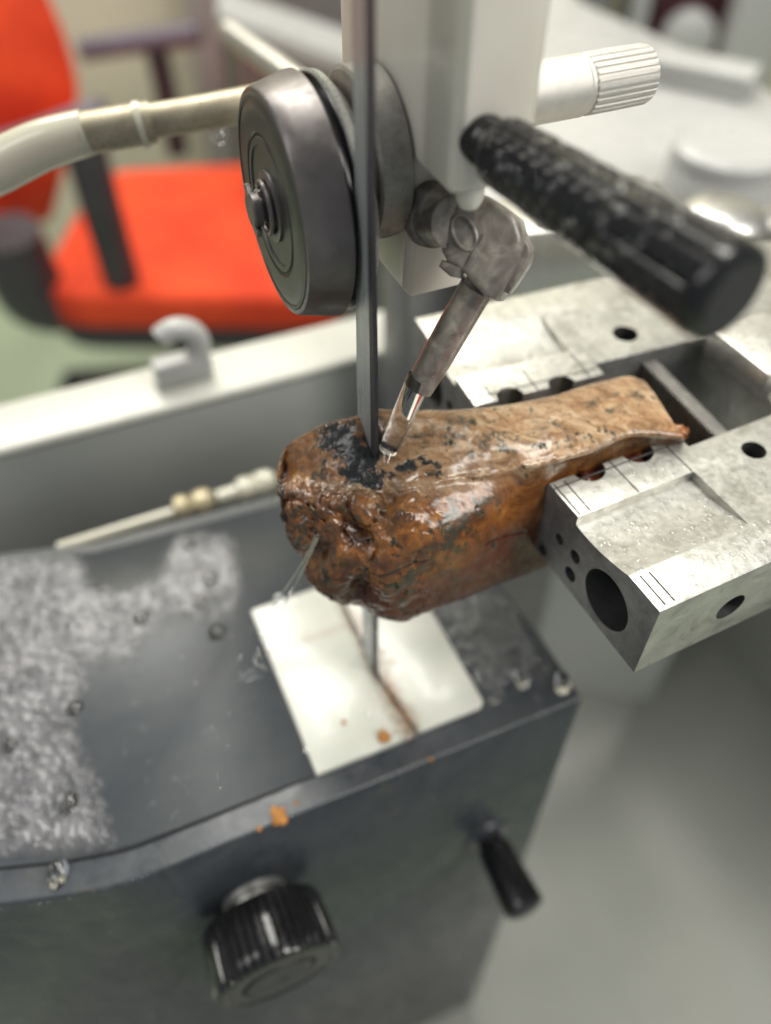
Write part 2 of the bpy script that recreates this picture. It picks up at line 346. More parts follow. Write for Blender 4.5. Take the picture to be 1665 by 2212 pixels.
# ---------------------------------------------------------------- orange chair
ch=thing('office_chair',Z(300,500,-40)*np.array([1,1,0])+np.array([0,0,FZ]),'orange fabric office chair with dark armrests standing on the floor behind the tray','chair')
def rounded_quad(P,r=.18,n=6):
    out=[];k=len(P)
    for i in range(k):
        a,b_,c=P[i-1],P[i],P[(i+1)%k]
        A=b_+(a-b_)*r; B=b_+(c-b_)*r
        for t in np.linspace(0,1,n): out.append((1-t)**2*A+2*t*(1-t)*b_+t*t*B)
    return np.array(out)
q=[Z(60,635,-40),Z(760,640,-40),Z(640,345,-40),Z(215,365,-40)]
rq=rounded_quad([p[:2] for p in q]); obj('seat',prism([tuple(p) for p in rq],-46,-40,1.2,3),orange,ch,smooth=True)
rq2=rounded_quad([(p[:2]-q[0][:2])*.97+q[0][:2]+np.array([.6,.6]) for p in q]); obj('seat_shell',prism([tuple(p) for p in rq2],-50,-46.1,.6),darkpl,ch)
far=np.array([Y(60,-90,118),Y(108,0,118),Y(150,110,118),Y(168,225,118),Y(130,400,119),Y(112,470,119)])
near=np.array([Y(-330,-60,90),Y(-300,40,90),Y(-260,150,90),Y(-180,300,90),Y(-60,480,91),Y(10,590,92)])
fs=cr_spline(far,14); ns=cr_spline(near,14); V=[];F=[]; m_=12
for i in range(14):
    for j in range(m_):
        t=j/(m_-1); V.append(fs[i]*(1-t)+ns[i]*t+np.array([-3.0*math.sin(math.pi*t),0,0]))
n0=len(V); V=V+[v+np.array([-5.,-1.0,0]) for v in V]
for i in range(13):
    for j in range(m_-1):
        a=i*m_+j; F.append((a,a+1,a+m_+1,a+m_)); F.append((n0+a,n0+a+m_,n0+a+m_+1,n0+a+1))
for i in range(13):
    for j in (0,m_-1): a=i*m_+j; F.append((a,a+m_,n0+a+m_,n0+a))
for j in range(m_-1):
    for i in (0,13): a=i*m_+j; F.append((a,a+1,n0+a+1,n0+a))
obj('backrest',(np.array(V),F),orange,ch,ang=60)
obj('armrest',tube([Y(-60,345,84),Y(60,310,84),Y(230,245,86)],2.0,16,12),purple,ch)
obj('arm_post',tube([Y(175,290,85),Y(205,400,85),Y(262,600,87),Y(285,690,90)],2.6,16,16),darkpl,ch)
obj('armrest',tube([Y(175,108,128),Y(300,90,128),Y(430,72,128)],1.7,16,12),purple,ch)
obj('arm_post',tube([Y(335,95,128),Y(352,170,128),Y(385,330,128)],1.9,16,12),darkpl,ch)
obj('back_bracket',tube([Y(20,500,86),Y(85,640,88),Y(250,650,92)],[4,5,3],16,14),darkpl,ch)
base=Z(330,640,-50); bc=np.array([base[0],base[1]+12,0])
obj('gas_column',tube([bc+EZ*-50,bc+EZ*(FZ+8)],2.5,16),darkpl,ch)
for k in range(5):
    a=2*math.pi*k/5+.5; d=np.array([math.cos(a),math.sin(a),0])
    lg=obj('base_leg',tube([bc+EZ*(FZ+9),bc+d*26+EZ*(FZ+6)],[2.4,1.5],12),darkpl,ch)
    cc=bc+d*26+EZ*(FZ+2.6); obj('castor',lathe([(-1.5,1.8),(-1.2,2.5),(1.2,2.5),(1.5,1.8)],cc,np.cross(d,EZ),16),darkpl,lg)
# ---------------------------------------------------------------- hose at left
h1=Y(-140,420,9); 
ht=thing('water_hose',Y(235,285,8.5),'cream hose pushed onto a tarnished metal pipe behind the guide wheel','hose')
pp=[Y(-160,430,8),Y(-20,368,8.2),Y(90,315,8.5),Y(190,285,8.8)]
obj('hose',tube(pp,[.76,.74,.70,.64],32,24),tubem,ht)
obj('ferrule',tube([Y(172,290,8.7),Y(330,263,9.3)],.60,32),pipem,ht)
obj('pipe',tube([Y(325,262,9.3),Y(440,243,9.7),Y(620,208,10.5)],.50,32),pipem,ht)
obj('ferrule_collar',tube([Y(298,270,9.2),Y(312,267,9.25)],.66,32),tubem,ht)
dp=Y(472,283,9.8)
V,F=lathe([(-.42,.02),(-.36,.16),(-.22,.28),(-.05,.30),(.12,.2),(.25,.1)],dp,EZ,20); 
props(obj('hanging_water_drop',(V,F),beadm),'large clear water drop hanging beneath the metal pipe','water drop')
# ---------------------------------------------------------------- saw table
tt=thing('saw_table',W(0,2,TB),'dark grey wet saw table with a knob and a black pin on its front','saw table')
pts=[(6.3,-4.07),(6.3,-1),(6.05,1.6),(5.5,5),(4.6,8.3),(3.2,9.4),(-.7,9.5),(-8.2,9.9),(-12,10.9),(-19,12),(-19,-.8),(-15,-2.45),(-13.2,-3.12),(-11.3,-3.70),(-10.3,-3.92),(-9.3,-4.04),(-8,-4.07)]
obj('table_body',tf(prism(pts,TB,0,.12,3)),tablem,tt,ang=50)
# top plate with its edge line
pp2=[(-3.34,-3.02),(-3.34,4.1),(3.02,4.1),(3.02,5.5),(2.6,8.2),(1.8,8.8),(-8.2,9.3),(-12,10.3),(-18.4,11.2),(-18.4,-.1),(-15,-1.4),(-13.1,-2.02),(-11.3,-2.58),(-10.2,-2.84),(-9.28,-2.96),(-7.64,-3.0)]
obj('top_plate',tf(prism(pp2,.004,.07,.02,1)),platem,tt,ang=50)
sl=cr_spline(np.array([(-3.3,-3.06,.03),(-7.6,-3.06,.03),(-9.28,-3.03,.03),(-10.4,-2.84,.03),(-11.3,-2.62,.03),(-13.1,-2.06,.03),(-15,-1.45,.03)]),50)
obj('plate_seam',tf(tube(sl,.035,8)),groovem,tt)
# white insert: two plates with a slot
it=thing('ceramic_insert',W(0,0,0),'square white ceramic plate set in the saw table under the bone','insert')
stm=ceram
g=stm.n('SeparateXYZ')
obj_rot=stm.n('VectorRotate'); obj_rot.rotation_type='Z_AXIS'; obj_rot.inputs['Angle'].default_value=R(-24); stm.L(stm.co,obj_rot.inputs[0]); stm.L(obj_rot.outputs[0],g.inputs[0])
X_,Y_=g.outputs[0],g.outputs[1]
def near(mm,coord,c,wd):  # 1 near coord=c
    d=mm.math('ABSOLUTE',mm.math('SUBTRACT',coord,c)); return mm.math('SUBTRACT',1,mm.math('MINIMUM',mm.math('DIVIDE',d,wd),1))
nz=stm.noise(1.6,6,.6,.5)
cutl=stm.math('MULTIPLY',near(stm,X_,.12,.75),nz)
xl=stm.math('MULTIPLY',near(stm,Y_,1.9,.35),stm.math('LESS_THAN',X_,.4))
cf_=stm.ramp(cutl,[(.16,0.),(.50,.9)])
xf_=stm.ramp(stm.math('MULTIPLY',xl,nz),[(.12,0.),(.6,.45)])
base=stm.ramp(stm.noise(.5,4),[(.3,(.50,.515,.46)),(.7,(.60,.605,.55))])
base=stm.mix(xf_,base,(.36,.25,.16)); base=stm.mix(cf_,base,(.17,.105,.06))
sp=stm.ramp(stm.noise(2.2,6,.7,.5),[(.62,0.),(.72,.45)]); base=stm.mix(sp,base,(.42,.34,.22)); stm.color(base); stm.bump(stm.noise(3,4),.01)
obj('insert_plate',tf(prism([(-3.3,-3.13),(.28,-3.13),(-.05,-.7),(-.05,3.99),(-3.3,3.99)],-.2,.20,.05,3)),ceram,it)
obj('insert_plate',tf(prism([(.38,-3.08),(2.78,-3.08),(2.97,-2.9),(2.97,3.99),(.05,3.99),(.05,-.7)],-.2,.17,.05,3)),ceram,it)
# bone crumbs
def chunk(p,r,seed):
    bm=bmesh.new(); bmesh.ops.create_icosphere(bm,subdivisions=3 if r>.05 else 1,radius=1)
    for v in bm.verts:
        n_=noise.fractal(v.co*1.3+Vector((seed,0,0)),.8,2,4); v.co=Vector(((v.co.x*r*(1+.6*n_)),v.co.y*r*1.1*(1+.6*n_),max(v.co.z,-.55)*r*.8*(1+.5*n_)))+Vector(p)+Vector((0,0,r*.42))
    bm.verts.index_update(); q=(np.array([v.co[:] for v in bm.verts]),[tuple(v.index for v in f.verts) for f in bm.faces]); bm.free(); return q
crumb=worn('bone_crumb',(.50,.22,.05),.35,0,.5,3,.03)
props(obj('bone_crumb',chunk(Z(603,1765,0),.24,3),crumb),'orange brown bone crumb on the front rim of the dark table','crumb')
props(obj('bone_crumb',chunk(Z(828,1592,.18),.2,9),crumb),'tiny tan bone crumb on the white plate near the slot','crumb')
L_=[]
for _ in range(260):
    u=random.random(); c_=W(.12+random.gauss(0,.35),-3.0+u*3.4,.18 if True else 0); 
    if -3.25<c_@E1<2.9: L_.append(chunk(c_,random.uniform(.012,.04),random.random()*9))
L_=[(v,f) for v,f in L_]
props(obj('cutting_dust',join(*L_),crumb,it),kind='stuff')
for qx,qy,r_,lb in ((742,1560,.07,'very small bone crumb near the front left of the white plate'),(640,1735,.06,'very small bone crumb on the table seam right of the orange crumb'),(560,1790,.07,'very small bone crumb on the table rim left of the orange crumb'),(930,1640,.06,'very small bone crumb on the table rim below the white plate')):
    props(obj('bone_crumb',chunk(Z(qx,qy,.2 if qx==742 else 0),r_,qx),crumb),lb,'crumb')
# table screw: knob + pin
kb=PL(548,1930,E2*-4.07,E2); kd=-E2
kt=thing('clamping_knob',kb,'ribbed black plastic knob with a steel washer on the table front','knob')
obj('washer',lathe([(0,1.15),(.25,1.15),(.32,1.05),(.9,.95)],kb,kd,48),steel,kt)
def rib(l,r,a,k): return r*(1-.035*(abs(math.sin(a*22))<.4)*(1 if .75<l<2.9 else 0))
prof=[(.6,1.0),(.65,1.8),(.75,2.05),(.9,2.13),(1.6,2.18),(2.3,2.22),(2.75,2.22),(2.88,2.15),(2.95,1.98),(2.95,1.9),(2.9,1.82),(2.9,1.32),(2.82,1.26),(2.82,.3)]
obj('knob_body',lathe(prof,kb,kd,264,rib),blk,kt,ang=30)
obj('knob_cap',lathe([(2.83,1.2),(2.93,1.18),(2.97,1.08),(2.97,.3),(2.93,.2)],kb,kd,48),blkmatt,kt)
pbs=PL(1050,1800,E2*-4.07,E2)
pt=thing('black_pin',pbs,'smooth black rubber pin sticking out of the table front near its right edge','pin')
obj('pin_shaft',lathe([(0,.62),(.1,.62),(.2,.56),(.5,.56),(.6,.66),(.75,.72),(3.1,.84),(3.3,.82),(3.42,.7)],pbs,kd,48),blk,pt,ang=30)
obj('pin_tip',lathe([(3.42,.55),(3.48,.5),(3.5,.2)],pbs,kd,32),blkmatt,pt)
obj('pin_boss',lathe([(0,1.05),(.18,1.0),(.25,.8)],pbs,kd,48),tablem,pt)
# brass tube behind the table
bt=thing('brass_fitting',W(-4,10.7,-.4),'yellowish hose with barbed fittings lying along the back of the table','fitting')
obj('thin_tube',tube([W(-9.6,10.65,-.6),W(-4.6,10.75,-.6)],.26,20),tubem,bt)
obj('barb',lathe([(0,.3),(.1,.55),(.5,.6),(.8,.42),(1.0,.58),(1.5,.6),(1.75,.4)],W(-4.7,10.75,-.5),E1,28),brass,bt)
obj('barb',lathe([(0,.34),(.9,.36),(1.0,.55),(1.4,.6),(1.7,.5),(1.9,.62),(2.4,.62),(2.7,.4)],W(-2.8,10.75,-.5),E1,28),tubem,bt)
# ---------------------------------------------------------------- band blade
bz=thing('band_blade',W(0,0,0),'narrow upright steel saw band running through the bone','saw blade')
HW=.58; V=[];F=[];Ve=[];Fe=[]
zs=np.linspace(-1.5,33,140)
for z in zs:
    tw=R(25)-R(6)*min(max((z-13)/5,0),1); e=np.array([-math.sin(tw),math.cos(tw),0]); nn=np.array([e[1],-e[0],0]); c=EZ*z+np.array([-.07,0,0])
    for (a,b_) in ((-HW+.26,-.025),(HW,-.025),(HW,.025),(-HW+.26,.025)): V.append(c+e*a+nn*b_)
    for (a,b_) in ((-HW,-.05),(-HW+.26,-.05),(-HW+.26,.05),(-HW,.05)): Ve.append(c+e*a+nn*b_)
for L_,FF in ((V,F),(Ve,Fe)):
    for i in range(len(zs)-1):
        for k in range(4): FF.append((i*4+k,i*4+(k+1)%4,i*4+4+(k+1)%4,i*4+4+k))
    FF.append((0,1,2,3)); FF.append(tuple(len(L_)-4+k for k in range(4)))
obj('band',(np.array(V),F),bladem,bz,ang=30); obj('cutting_edge',(np.array(Ve),Fe),edgem,bz,ang=30)
# ---------------------------------------------------------------- guide wheel
ZW=16.50; WC=W(-.08,.42+2.48,ZW)
wt_=thing('guide_roller',WC,'dark grey grooved guide wheel behind the saw band','guide wheel')
def LW(prof,n=128): return lathe(prof,WC,E1,n)
obj('wheel_body',LW([(-1.12,1.9),(-1.15,2.42),(-1.13,2.49),(-1.08,2.53),(-.8,2.60),(-.45,2.69),(-.16,2.74),(-.13,2.68),(-.13,2.3)]),wheelm,wt_,ang=30)
obj('groove_ring',LW([(-.14,2.60),(-.06,2.60),(-.05,2.50),(.1,2.48),(.11,2.62),(.2,2.63),(.2,2.2)]),groovem,wt_,ang=30)
obj('rear_flange',LW([(.14,2.3),(.14,2.64),(.18,2.70),(.34,2.66),(.55,2.42),(.6,2.0),(.6,1.0)]),flange,wt_,ang=30)
fc=[(-1.14,2.40),(-1.17,2.36),(-1.17,2.30),(-1.14,2.28),(-1.155,2.24),(-1.18,2.0),(-1.18,1.62),(-1.14,1.58),(-1.14,1.52),(-1.18,1.48),(-1.18,1.36),(-1.08,1.30),(-1.04,1.1),(-1.04,.2)]
obj('face_plate',LW(fc),wheelface,wt_,ang=25)
obj('bearing_ring',LW([(-1.05,1.16),(-1.12,1.14),(-1.13,1.05),(-1.05,1.0),(-1.05,.8)]),wheelm,wt_,ang=25)
obj('axle_boss',LW([(-1.03,.82),(-1.2,.80),(-1.22,.72),(-1.22,.5)],48),wheelm,wt_,ang=25)
ax=obj('axle',LW([(-1.2,.34),(-1.36,.34),(-1.37,.26),(-1.44,.26),(-1.45,.40),(-1.62,.40),(-1.66,.36),(-1.66,.1)],48),wheelm,wt_,ang=25)
rg=[WC-E1*1.30+(E2*math.cos(a)+EZ*math.sin(a))*.56 for a in np.linspace(.9,2*math.pi+.3,40)]
obj('circlip',join(tube(rg,.075,8),tube([WC-E1*1.3+E2*.2+EZ*.5,WC-E1*1.3+EZ*.34+E2*.42],.08,8)),wheelm,wt_)
obj('axle_clip',join(tf(prism([(-.1,.2),(.28,.5),(.48,.42),(.22,.1),(.3,-.1),(.1,-.5),(-.25,-.55),(-.35,-.35),(-.1,-.28)],0,.13,.03),np.stack([E2,EZ,-E1]),WC-E1*1.5)),discm,wt_,ang=30)
dc=W(0,2.62,17.45)
dd_=thing('eccentric_disc',dc+E1*.66,'pitted grey metal disc between the wheel and the white block','disc')
obj('disc_body',lathe([(.64,1.2),(.64,1.78),(.70,1.86),(1.1,1.88),(1.38,1.86),(1.45,1.78),(1.45,1.0)],dc,E1,128),discm,dd_,ang=30)
obj('disc_hub',lathe([(.2,.9),(.66,.9)],dc+W(0,.1,-.5),E1,48),steel,dd_)
# ---------------------------------------------------------------- white guide block
gb_=thing('guide_block',W(2.4,2,17),'white plastic guide block hanging behind the saw band','block')
blkpoly=[(-.85,18.05),(-.55,17.85),(1.2,17.85),(1.25,14.35),(5.3,14.35),(5.3,34),(-.85,34)]
bo=obj('block_body',tf(prism(blkpoly,1.48,3.28,.26,6),np.stack([E2,EZ,E1])),pom,gb_,ang=45)
nub=W(2.15,-.35,17.6); obj('nub',lathe([(-.2,.05),(-.18,.22),(0,.30),(.5,.30)],nub,EZ,32),pom,gb_)
# silver thumb screw
sp_=W(3.2,1.7,0)+EZ*PL(1148,203,E2*1.7,E2)[2]; 
ts=thing('thumb_screw',sp_,'silver thumbscrew with a grooved head on the right of the white block','screw')
q0_=PL(1148,203,E2*1.7,E2); q1_=PL(1392,180,E2*1.7,E2); LH=np.linalg.norm(q1_-q0_); DH=(q1_-q0_)/LH; DH=E1
q0_=q0_-E1*.1
obj('screw_shank',lathe([(-.3,.66),(LH*.43-.06,.66),(LH*.43,.62),(LH*.43+.08,.62)],q0_,DH,64),brushed,ts,ang=30)
def fl(l,r,a,k): return r*(1-.06*(math.cos(a*26)<0)*(LH*.43+.12<l<LH-.04))
h0=LH*.43+.05
obj('screw_head',lathe([(h0,.56),(h0+.08,.655),(h0+.2,.66),(h0+.8,.66),(LH-.1,.65),(LH-.02,.62),(LH+.06,.53),(LH+.06,.2)],q0_,DH,208,fl),brushed,ts,ang=25)
# black handle
hs=np.array([2.27,-.03,19.03]); hd=np.array([.539,-.842,-.0]); hd/=np.linalg.norm(hd)
bh=thing('locking_lever',hs,'long ribbed black clamping handle beaded with water','lever')
obj('handle_neck',lathe([(-.3,.46),(.0,.48),(.04,.46),(.1,.48),(.16,.46),(.22,.48),(.28,.45),(.5,.4)],hs,hd,64),blk,bh,ang=30)
def kn(l,r,a,k):
    if l<.7: return r
    d=(math.sin(a*11+l*9)*math.sin(a*11-l*9)); return r*(1-.035*max(0,-d)) + .012*noise.noise(Vector((l*3,math.cos(a)*2,math.sin(a)*2)))
prof=[(.40,.40),(.42,.56),(.5,.62),(.6,.645)]+[(l,.65+.022*(l-.6)) for l in np.linspace(.7,3.65,110)]+[(3.7,.66)]
obj('knurled_grip',lathe(prof,hs,hd,176,kn),blk,bh,ang=80)
def flu(l,r,a,k): return r*(1-.10*max(0,math.cos(a*9))**6*(1 if 3.8<l<5.8 else 0))
prof=[(3.68,.62),(3.72,.70),(3.85,.74),(4.5,.76),(5.2,.78),(5.75,.80),(5.82,.81),(6.0,.80),(6.1,.76),(6.15,.66),(6.15,.3)]
obj('fluted_end',lathe(prof,hs,hd,180,flu),blk,bh,ang=30)
obj('end_cap',lathe([(6.10,.58),(6.17,.58),(6.175,.3)],hs,hd,48),blkmatt,bh)
D_=[]; x,y,d=basis(hd)
for i in range(230):
    l=random.uniform(.6,5.9); a=random.uniform(0,2*math.pi); n_=x*math.cos(a)+y*math.sin(a)
    if n_[2]<-.5: continue
    D_.append(drop(hs+hd*l+n_*((.65+.022*l) if l<3.7 else .765),n_,random.uniform(.03,.09),.6))
props(obj('water_beads',join(*D_),beadm,bh),kind='stuff')
# ---------------------------------------------------------------- coolant elbow, pipe, glass tube
lg=W(1.95,1.25,16.75)
el=thing('coolant_nozzle',PL(832.8+.2201*400,333.1+.2201*625,E2*1.25,E2),'smoky plastic elbow on the white block carrying the pipe to the bone','nozzle')
k0=lg; kd2=np.array([2.0,1.15,16.55])-k0+np.array([.1,-.2,0]); kd2=np.array([.55,-.83,.12])
obj('threaded_collar',lathe([(0,.50)]+[(l,.50+.035*(i%2)) for i,l in enumerate(np.linspace(.05,.5,12))]+[(.55,.48),(1.0,.46)],k0,kd2,48),smoke,el,ang=30)
zB=lambda x,y:(832.8+.2201*x,333.1+.2201*y)
C0=Y(1050,530,.75); nE=np.array([-.30,-.80,.52]); nE/=np.linalg.norm(nE); xE,yE,_=basis(nE); FE=np.stack([xE,yE,nE])
def pl2(lst): return [tuple(((PL(*zB(*q),C0,nE)-C0)@FE.T)[:2]) for q in lst]
obj('threaded_collar',lathe([(0,.60)]+[(l,.60+.03*(i%2)) for i,l in enumerate(np.linspace(.05,.4,10))]+[(.45,.57),(.9,.55),(1.3,.56)],PL(*zB(400,625),E2*1.25,E2),Y(*zB(760,690),.55)-PL(*zB(400,625),E2*1.25,E2),48),smoke,el,ang=30)
obj('elbow_body',tf(prism(pl2([(575,960),(590,780),(640,620),(700,500),(790,410),(900,380),(1020,420),(1180,520),(1320,630),(1365,800),(1370,900),(1330,1050),(1240,1230),(1120,1440),(990,1395),(800,1170),(640,1080)]),-.75,.42,.20,4),FE,C0),smoke,el,ang=50)
obj('side_flange',tf(prism(pl2([(1250,700),(1380,820),(1425,900),(1430,990),(1395,1090),(1300,1240),(1205,1370),(1150,1350)]),-.55,.1,.08,3),FE,C0),smoke,el,ang=50)
obj('lower_lug',tf(prism(pl2([(585,1040),(555,1105),(665,1200),(760,1220),(800,1120)]),-.3,.38,.06,2),FE,C0),smoke,el,ang=50)
rp=[PL(*zB(770+105*math.cos(a)+60*math.sin(a),770+170*math.sin(a)-25*math.cos(a)),C0+nE*.42,nE) for a in np.linspace(0,2*math.pi,30)]
obj('oval_ridge',tube(rp,.045,10),smoke,el)
obj('raised_strip',tube([PL(*zB(x,y),C0+nE*.40,nE) for x,y in((985,800),(880,980),(790,1130))],[.08,.11,.09],12,10),smoke,el)
pa_,pb_=Y(1030,620,.52),Y(905,838,.0)
obj('pipe',tube([pa_,pa_*.3+pb_*.7,pb_+(pa_-pb_)*.0],[.40,.39,.35],40),smoke,el,ang=60)
gt,gb2=Y(907,815,.02),Y(838,972,-.42)
obj('glass_tube',tube([gt,(gt+gb2)/2,gb2],[.31,.29,.25],32),glass,el)
dgl=Y(860,905,-.2)
D_=[]; dd2=(pb_-pa_)/np.linalg.norm(pb_-pa_); x,y,d=basis(dd2)
for i in range(46):
    t=random.uniform(.05,.95); a=random.uniform(0,2*math.pi); n_=x*math.cos(a)+y*math.sin(a)
    D_.append(drop(pa_+(pb_-pa_)*t+n_*.385,n_,random.uniform(.025,.055),.6))
props(obj('water_beads',join(*D_),beadm,el),kind='stuff')
# ---------------------------------------------------------------- vise arms
def rot(a): a=R(a); return np.stack([np.array([math.cos(a),math.sin(a),0]),np.array([-math.sin(a),math.cos(a),0]),EZ])
def cyl(p,d,l,r,n=48,seg=1): return lathe([(0,r),(l,r)],p,d,n)
def make_arm(label,o,ang,width,pocket,holes_top,holes_end,front,notches,scribes,Ln=16,mirror=False):
    A=rot(ang); o=np.array(o,float); zt,zb=10.3,7.62
    if mirror: o=o+A[1]*4.12; A=A*np.array([[1],[-1],[1]])
    t=thing('vise_bar',o+A[0]*8+A[1]*2,label,'vise')
    body=obj('arm_body',tf(prism([(0,0),(Ln,0),(Ln,4.12),(4.3,4.12),(4.3,width),(0,width)],zb,zt,.05,2),A,o),alu,t,ang=30)
    p=lambda s,w_,z:np.array([s,w_,z])@A+o
    C_=[]
    w0,w1,dep,sl_=pocket
    prof=[(w0,zt+.5),(w0,zt+.001)]+[(w0+(w1-w0)*u,zt-dep*math.sin(min(u*1.25,1)*math.pi/2)**1.0*(1 if u<.93 else .93)) for u in np.linspace(.04,1,14)]+[(w1,zt+.5)]
    C_.append(tf(tf(prism(prof,-.5,sl_),np.array([[0,1,0],[0,0,1],[1,0,0]])),A,o))
    cut(body,C_)
    C_=[]
    for s,w_,r_,dp in holes_top: C_.append(cyl(p(s,w_,zt-dp),EZ,dp+1,r_))
    for w_,z,r_,dp in holes_end: C_.append(cyl(p(-.5,w_,z),A[0],dp+.5,r_))
    for s,z,r_,dp in front: C_.append(cyl(p(s,-.5,z),A[1],dp+.5,r_))
    for s,w_,r_ in notches: C_.append(cyl(p(s,w_,zb-.5),EZ,zt-zb+1,r_))
    for h in C_: cut(body,[h])
    # end and inner faces: stain with painted shade; hole walls painted dark
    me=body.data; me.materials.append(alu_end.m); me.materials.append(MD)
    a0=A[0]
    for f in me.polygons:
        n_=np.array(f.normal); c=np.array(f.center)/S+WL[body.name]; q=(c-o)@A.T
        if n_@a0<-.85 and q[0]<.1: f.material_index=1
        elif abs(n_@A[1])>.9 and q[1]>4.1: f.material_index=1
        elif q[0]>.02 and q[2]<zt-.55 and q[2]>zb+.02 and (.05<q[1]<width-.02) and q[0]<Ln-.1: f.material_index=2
    for (s0,w0_,s1,w1_,z) in scribes:
        a_,b_=p(s0,w0_,z),p(s1,w1_,z); obj('scribe_line',tube([a_,b_],.022,6),MD,t)
    return t,p,A
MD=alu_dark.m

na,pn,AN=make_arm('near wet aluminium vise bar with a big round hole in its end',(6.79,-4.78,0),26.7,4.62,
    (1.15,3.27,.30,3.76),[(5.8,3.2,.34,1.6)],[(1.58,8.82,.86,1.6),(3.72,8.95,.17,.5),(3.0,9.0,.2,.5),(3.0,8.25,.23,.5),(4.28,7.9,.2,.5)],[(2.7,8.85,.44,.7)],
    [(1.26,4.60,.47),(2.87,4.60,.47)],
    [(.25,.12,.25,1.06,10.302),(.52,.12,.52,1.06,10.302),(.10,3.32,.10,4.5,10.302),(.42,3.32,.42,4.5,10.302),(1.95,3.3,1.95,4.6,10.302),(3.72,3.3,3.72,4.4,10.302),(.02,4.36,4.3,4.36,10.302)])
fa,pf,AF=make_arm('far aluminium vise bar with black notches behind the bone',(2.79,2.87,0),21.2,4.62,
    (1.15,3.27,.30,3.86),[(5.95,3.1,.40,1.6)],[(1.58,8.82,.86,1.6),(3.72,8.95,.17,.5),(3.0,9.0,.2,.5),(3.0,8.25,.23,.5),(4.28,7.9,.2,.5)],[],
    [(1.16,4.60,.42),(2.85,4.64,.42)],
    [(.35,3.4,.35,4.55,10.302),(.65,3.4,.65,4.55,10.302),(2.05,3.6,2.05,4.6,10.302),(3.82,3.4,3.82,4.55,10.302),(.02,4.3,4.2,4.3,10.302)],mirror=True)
# water beads on the arms
def beads_on(parent,pfun,A,n,srange,wrange,r,z=10.305,skip=None):
    L_=[]
    while len(L_)<n:
        s_,w_=random.uniform(*srange),random.uniform(*wrange)
        if skip and skip(s_,w_): continue
        zz=z
        L_.append(drop(pfun(s_,w_,zz),EZ,random.choice((.5,.7,1,1.4))*r,.35,random.uniform(.7,1.6),1))
    props(obj('water_beads',join(*L_),beadm,parent),kind='stuff')
beads_on(na,pn,AN,90,(.1,5.2),(.08,1.1),.06)
beads_on(na,pn,AN,60,(.1,4.2),(3.35,4.5),.05,skip=lambda s_,w_:(s_-1.24)**2+(w_-4.66)**2<.3 or (s_-2.85)**2+(w_-4.66)**2<.3)
def pocket_bead(s_,w_,z): 
    u=(w_-1.15)/2.12; return pn(s_,w_,10.3-.30*math.sin(min(u*1.25,1)*math.pi/2))
beads_on(na,pocket_bead,AN,170,(.1,3.7),(1.2,3.1),.06)
# vise carriage behind, joining both arms
vc=thing('vise_carriage',pn(12,5,0)*np.array([1,1,0])+np.array([0,0,TB]),'grey metal vise carriage filling the gap between the two arms at right','carriage')
obj('cross_block',tf(box((8.2,4.66,6.6),(19.5,8.6,9.9),.15),AN,(6.79,-4.78,0)),alu,vc)
obj('slide_block',tf(box((7.7,4.9,9.92),(12.2,7.6,11.0),.25),AN,(6.79,-4.78,0)),alu,vc)
obj('carriage_rail',tf(box((19.5,3.0,4.6),(34,10.5,8.9),.3),AN,(6.79,-4.78,0)),colm,vc)
e0,e1_=Z(1385,800,9.6),Z(1535,955,9.6)
# toothed strip at the end of the bone
dv=(e1_-e0); Ld=np.linalg.norm(dv); dv/=Ld; pv=np.array([dv[1],-dv[0],0]); pv=pv if pv[0]>0 else -pv
L_=[tf(box((-.3,0,-.9),(Ld+.4,.42,.25),.03),np.stack([dv,pv,EZ]),e0+pv*.08)]
for i in range(26): L_.append(tf(box((i*Ld/25-.03,-.05,-.85),(i*Ld/25+.03,.46,.29),.01,1),np.stack([dv,pv,EZ]),e0+pv*.02))
obj('toothed_plate',join(*L_),discm,vc)
sp0=Z(1560,470,9.8)
kn_=thing('vise_spindle',sp0-EZ*2.5,'round dull metal spindle nut behind the end of the black handle','spindle')
obj('nut',lathe([(0,1.5),(.3,1.75),(2.2,1.75),(2.6,1.5),(2.9,.9)],sp0-EZ*2.3,EZ,48),steel,kn_)
obj('shaft',lathe([(0,.8),(6,.8)],sp0+E1*1.2-EZ*.9,E1,32),steel,kn_)
b0=Z(1240,585,9.3)
sb2=thing('sliding_jaw',b0-EZ*2,'blurred grey metal block behind the far arm, left of the handle','block')
obj('jaw_body',tf(box((-3.2,-.6,-3),(4.5,2.2,1.2),.2),rot(14),b0+np.array([0,1.6,0])),steel,sb2)
obj('jaw_step',tf(box((-1.5,-.3,1.2),(3.5,1.8,1.7),.15),rot(14),b0+np.array([0,1.6,0])),alu,sb2)
# ---------------------------------------------------------------- the bone
ST=[ # back px,z | ridge px,z | low px,y | bulge | back dy
 ((628,955),10.6,(603,1003),9.9,(606,1068),-.9,.25,.8),
 ((690,920),11.1,(655,1022),10.3,(628,1172),-1.2,.5,1.1),
 ((765,900),11.5,(725,1048),10.5,(690,1272),-1.6,.75,1.2),
 ((815,884),11.6,(790,1068),10.5,(775,1314),-1.8,.9,1.3),
 ((887,885),11.4,(872,1064),10.6,(862,1336),-2.0,.9,1.3),
 ((1009,885),11.2,(975,1038),10.7,(960,1306),-1.9,.75,1.3),
 ((1111,872),11.0,(1070,1022),10.75,(1062,1266),-1.5,.45,1.1),
 ((1200,853),10.9,(1158,1003),11.0,(1150,1236),-.7,.2,.9),
 ((1290,826),10.8,(1245,978),11.0,(1240,1190),.1,-.1,.8),
 ((1356,813),10.7,(1355,939),10.95,(1350,1100),.9,-.2,.6),
 ((1392,822),10.5,(1478,944),10.75,(1462,1010),2.0,0,.3)]
rings=[]
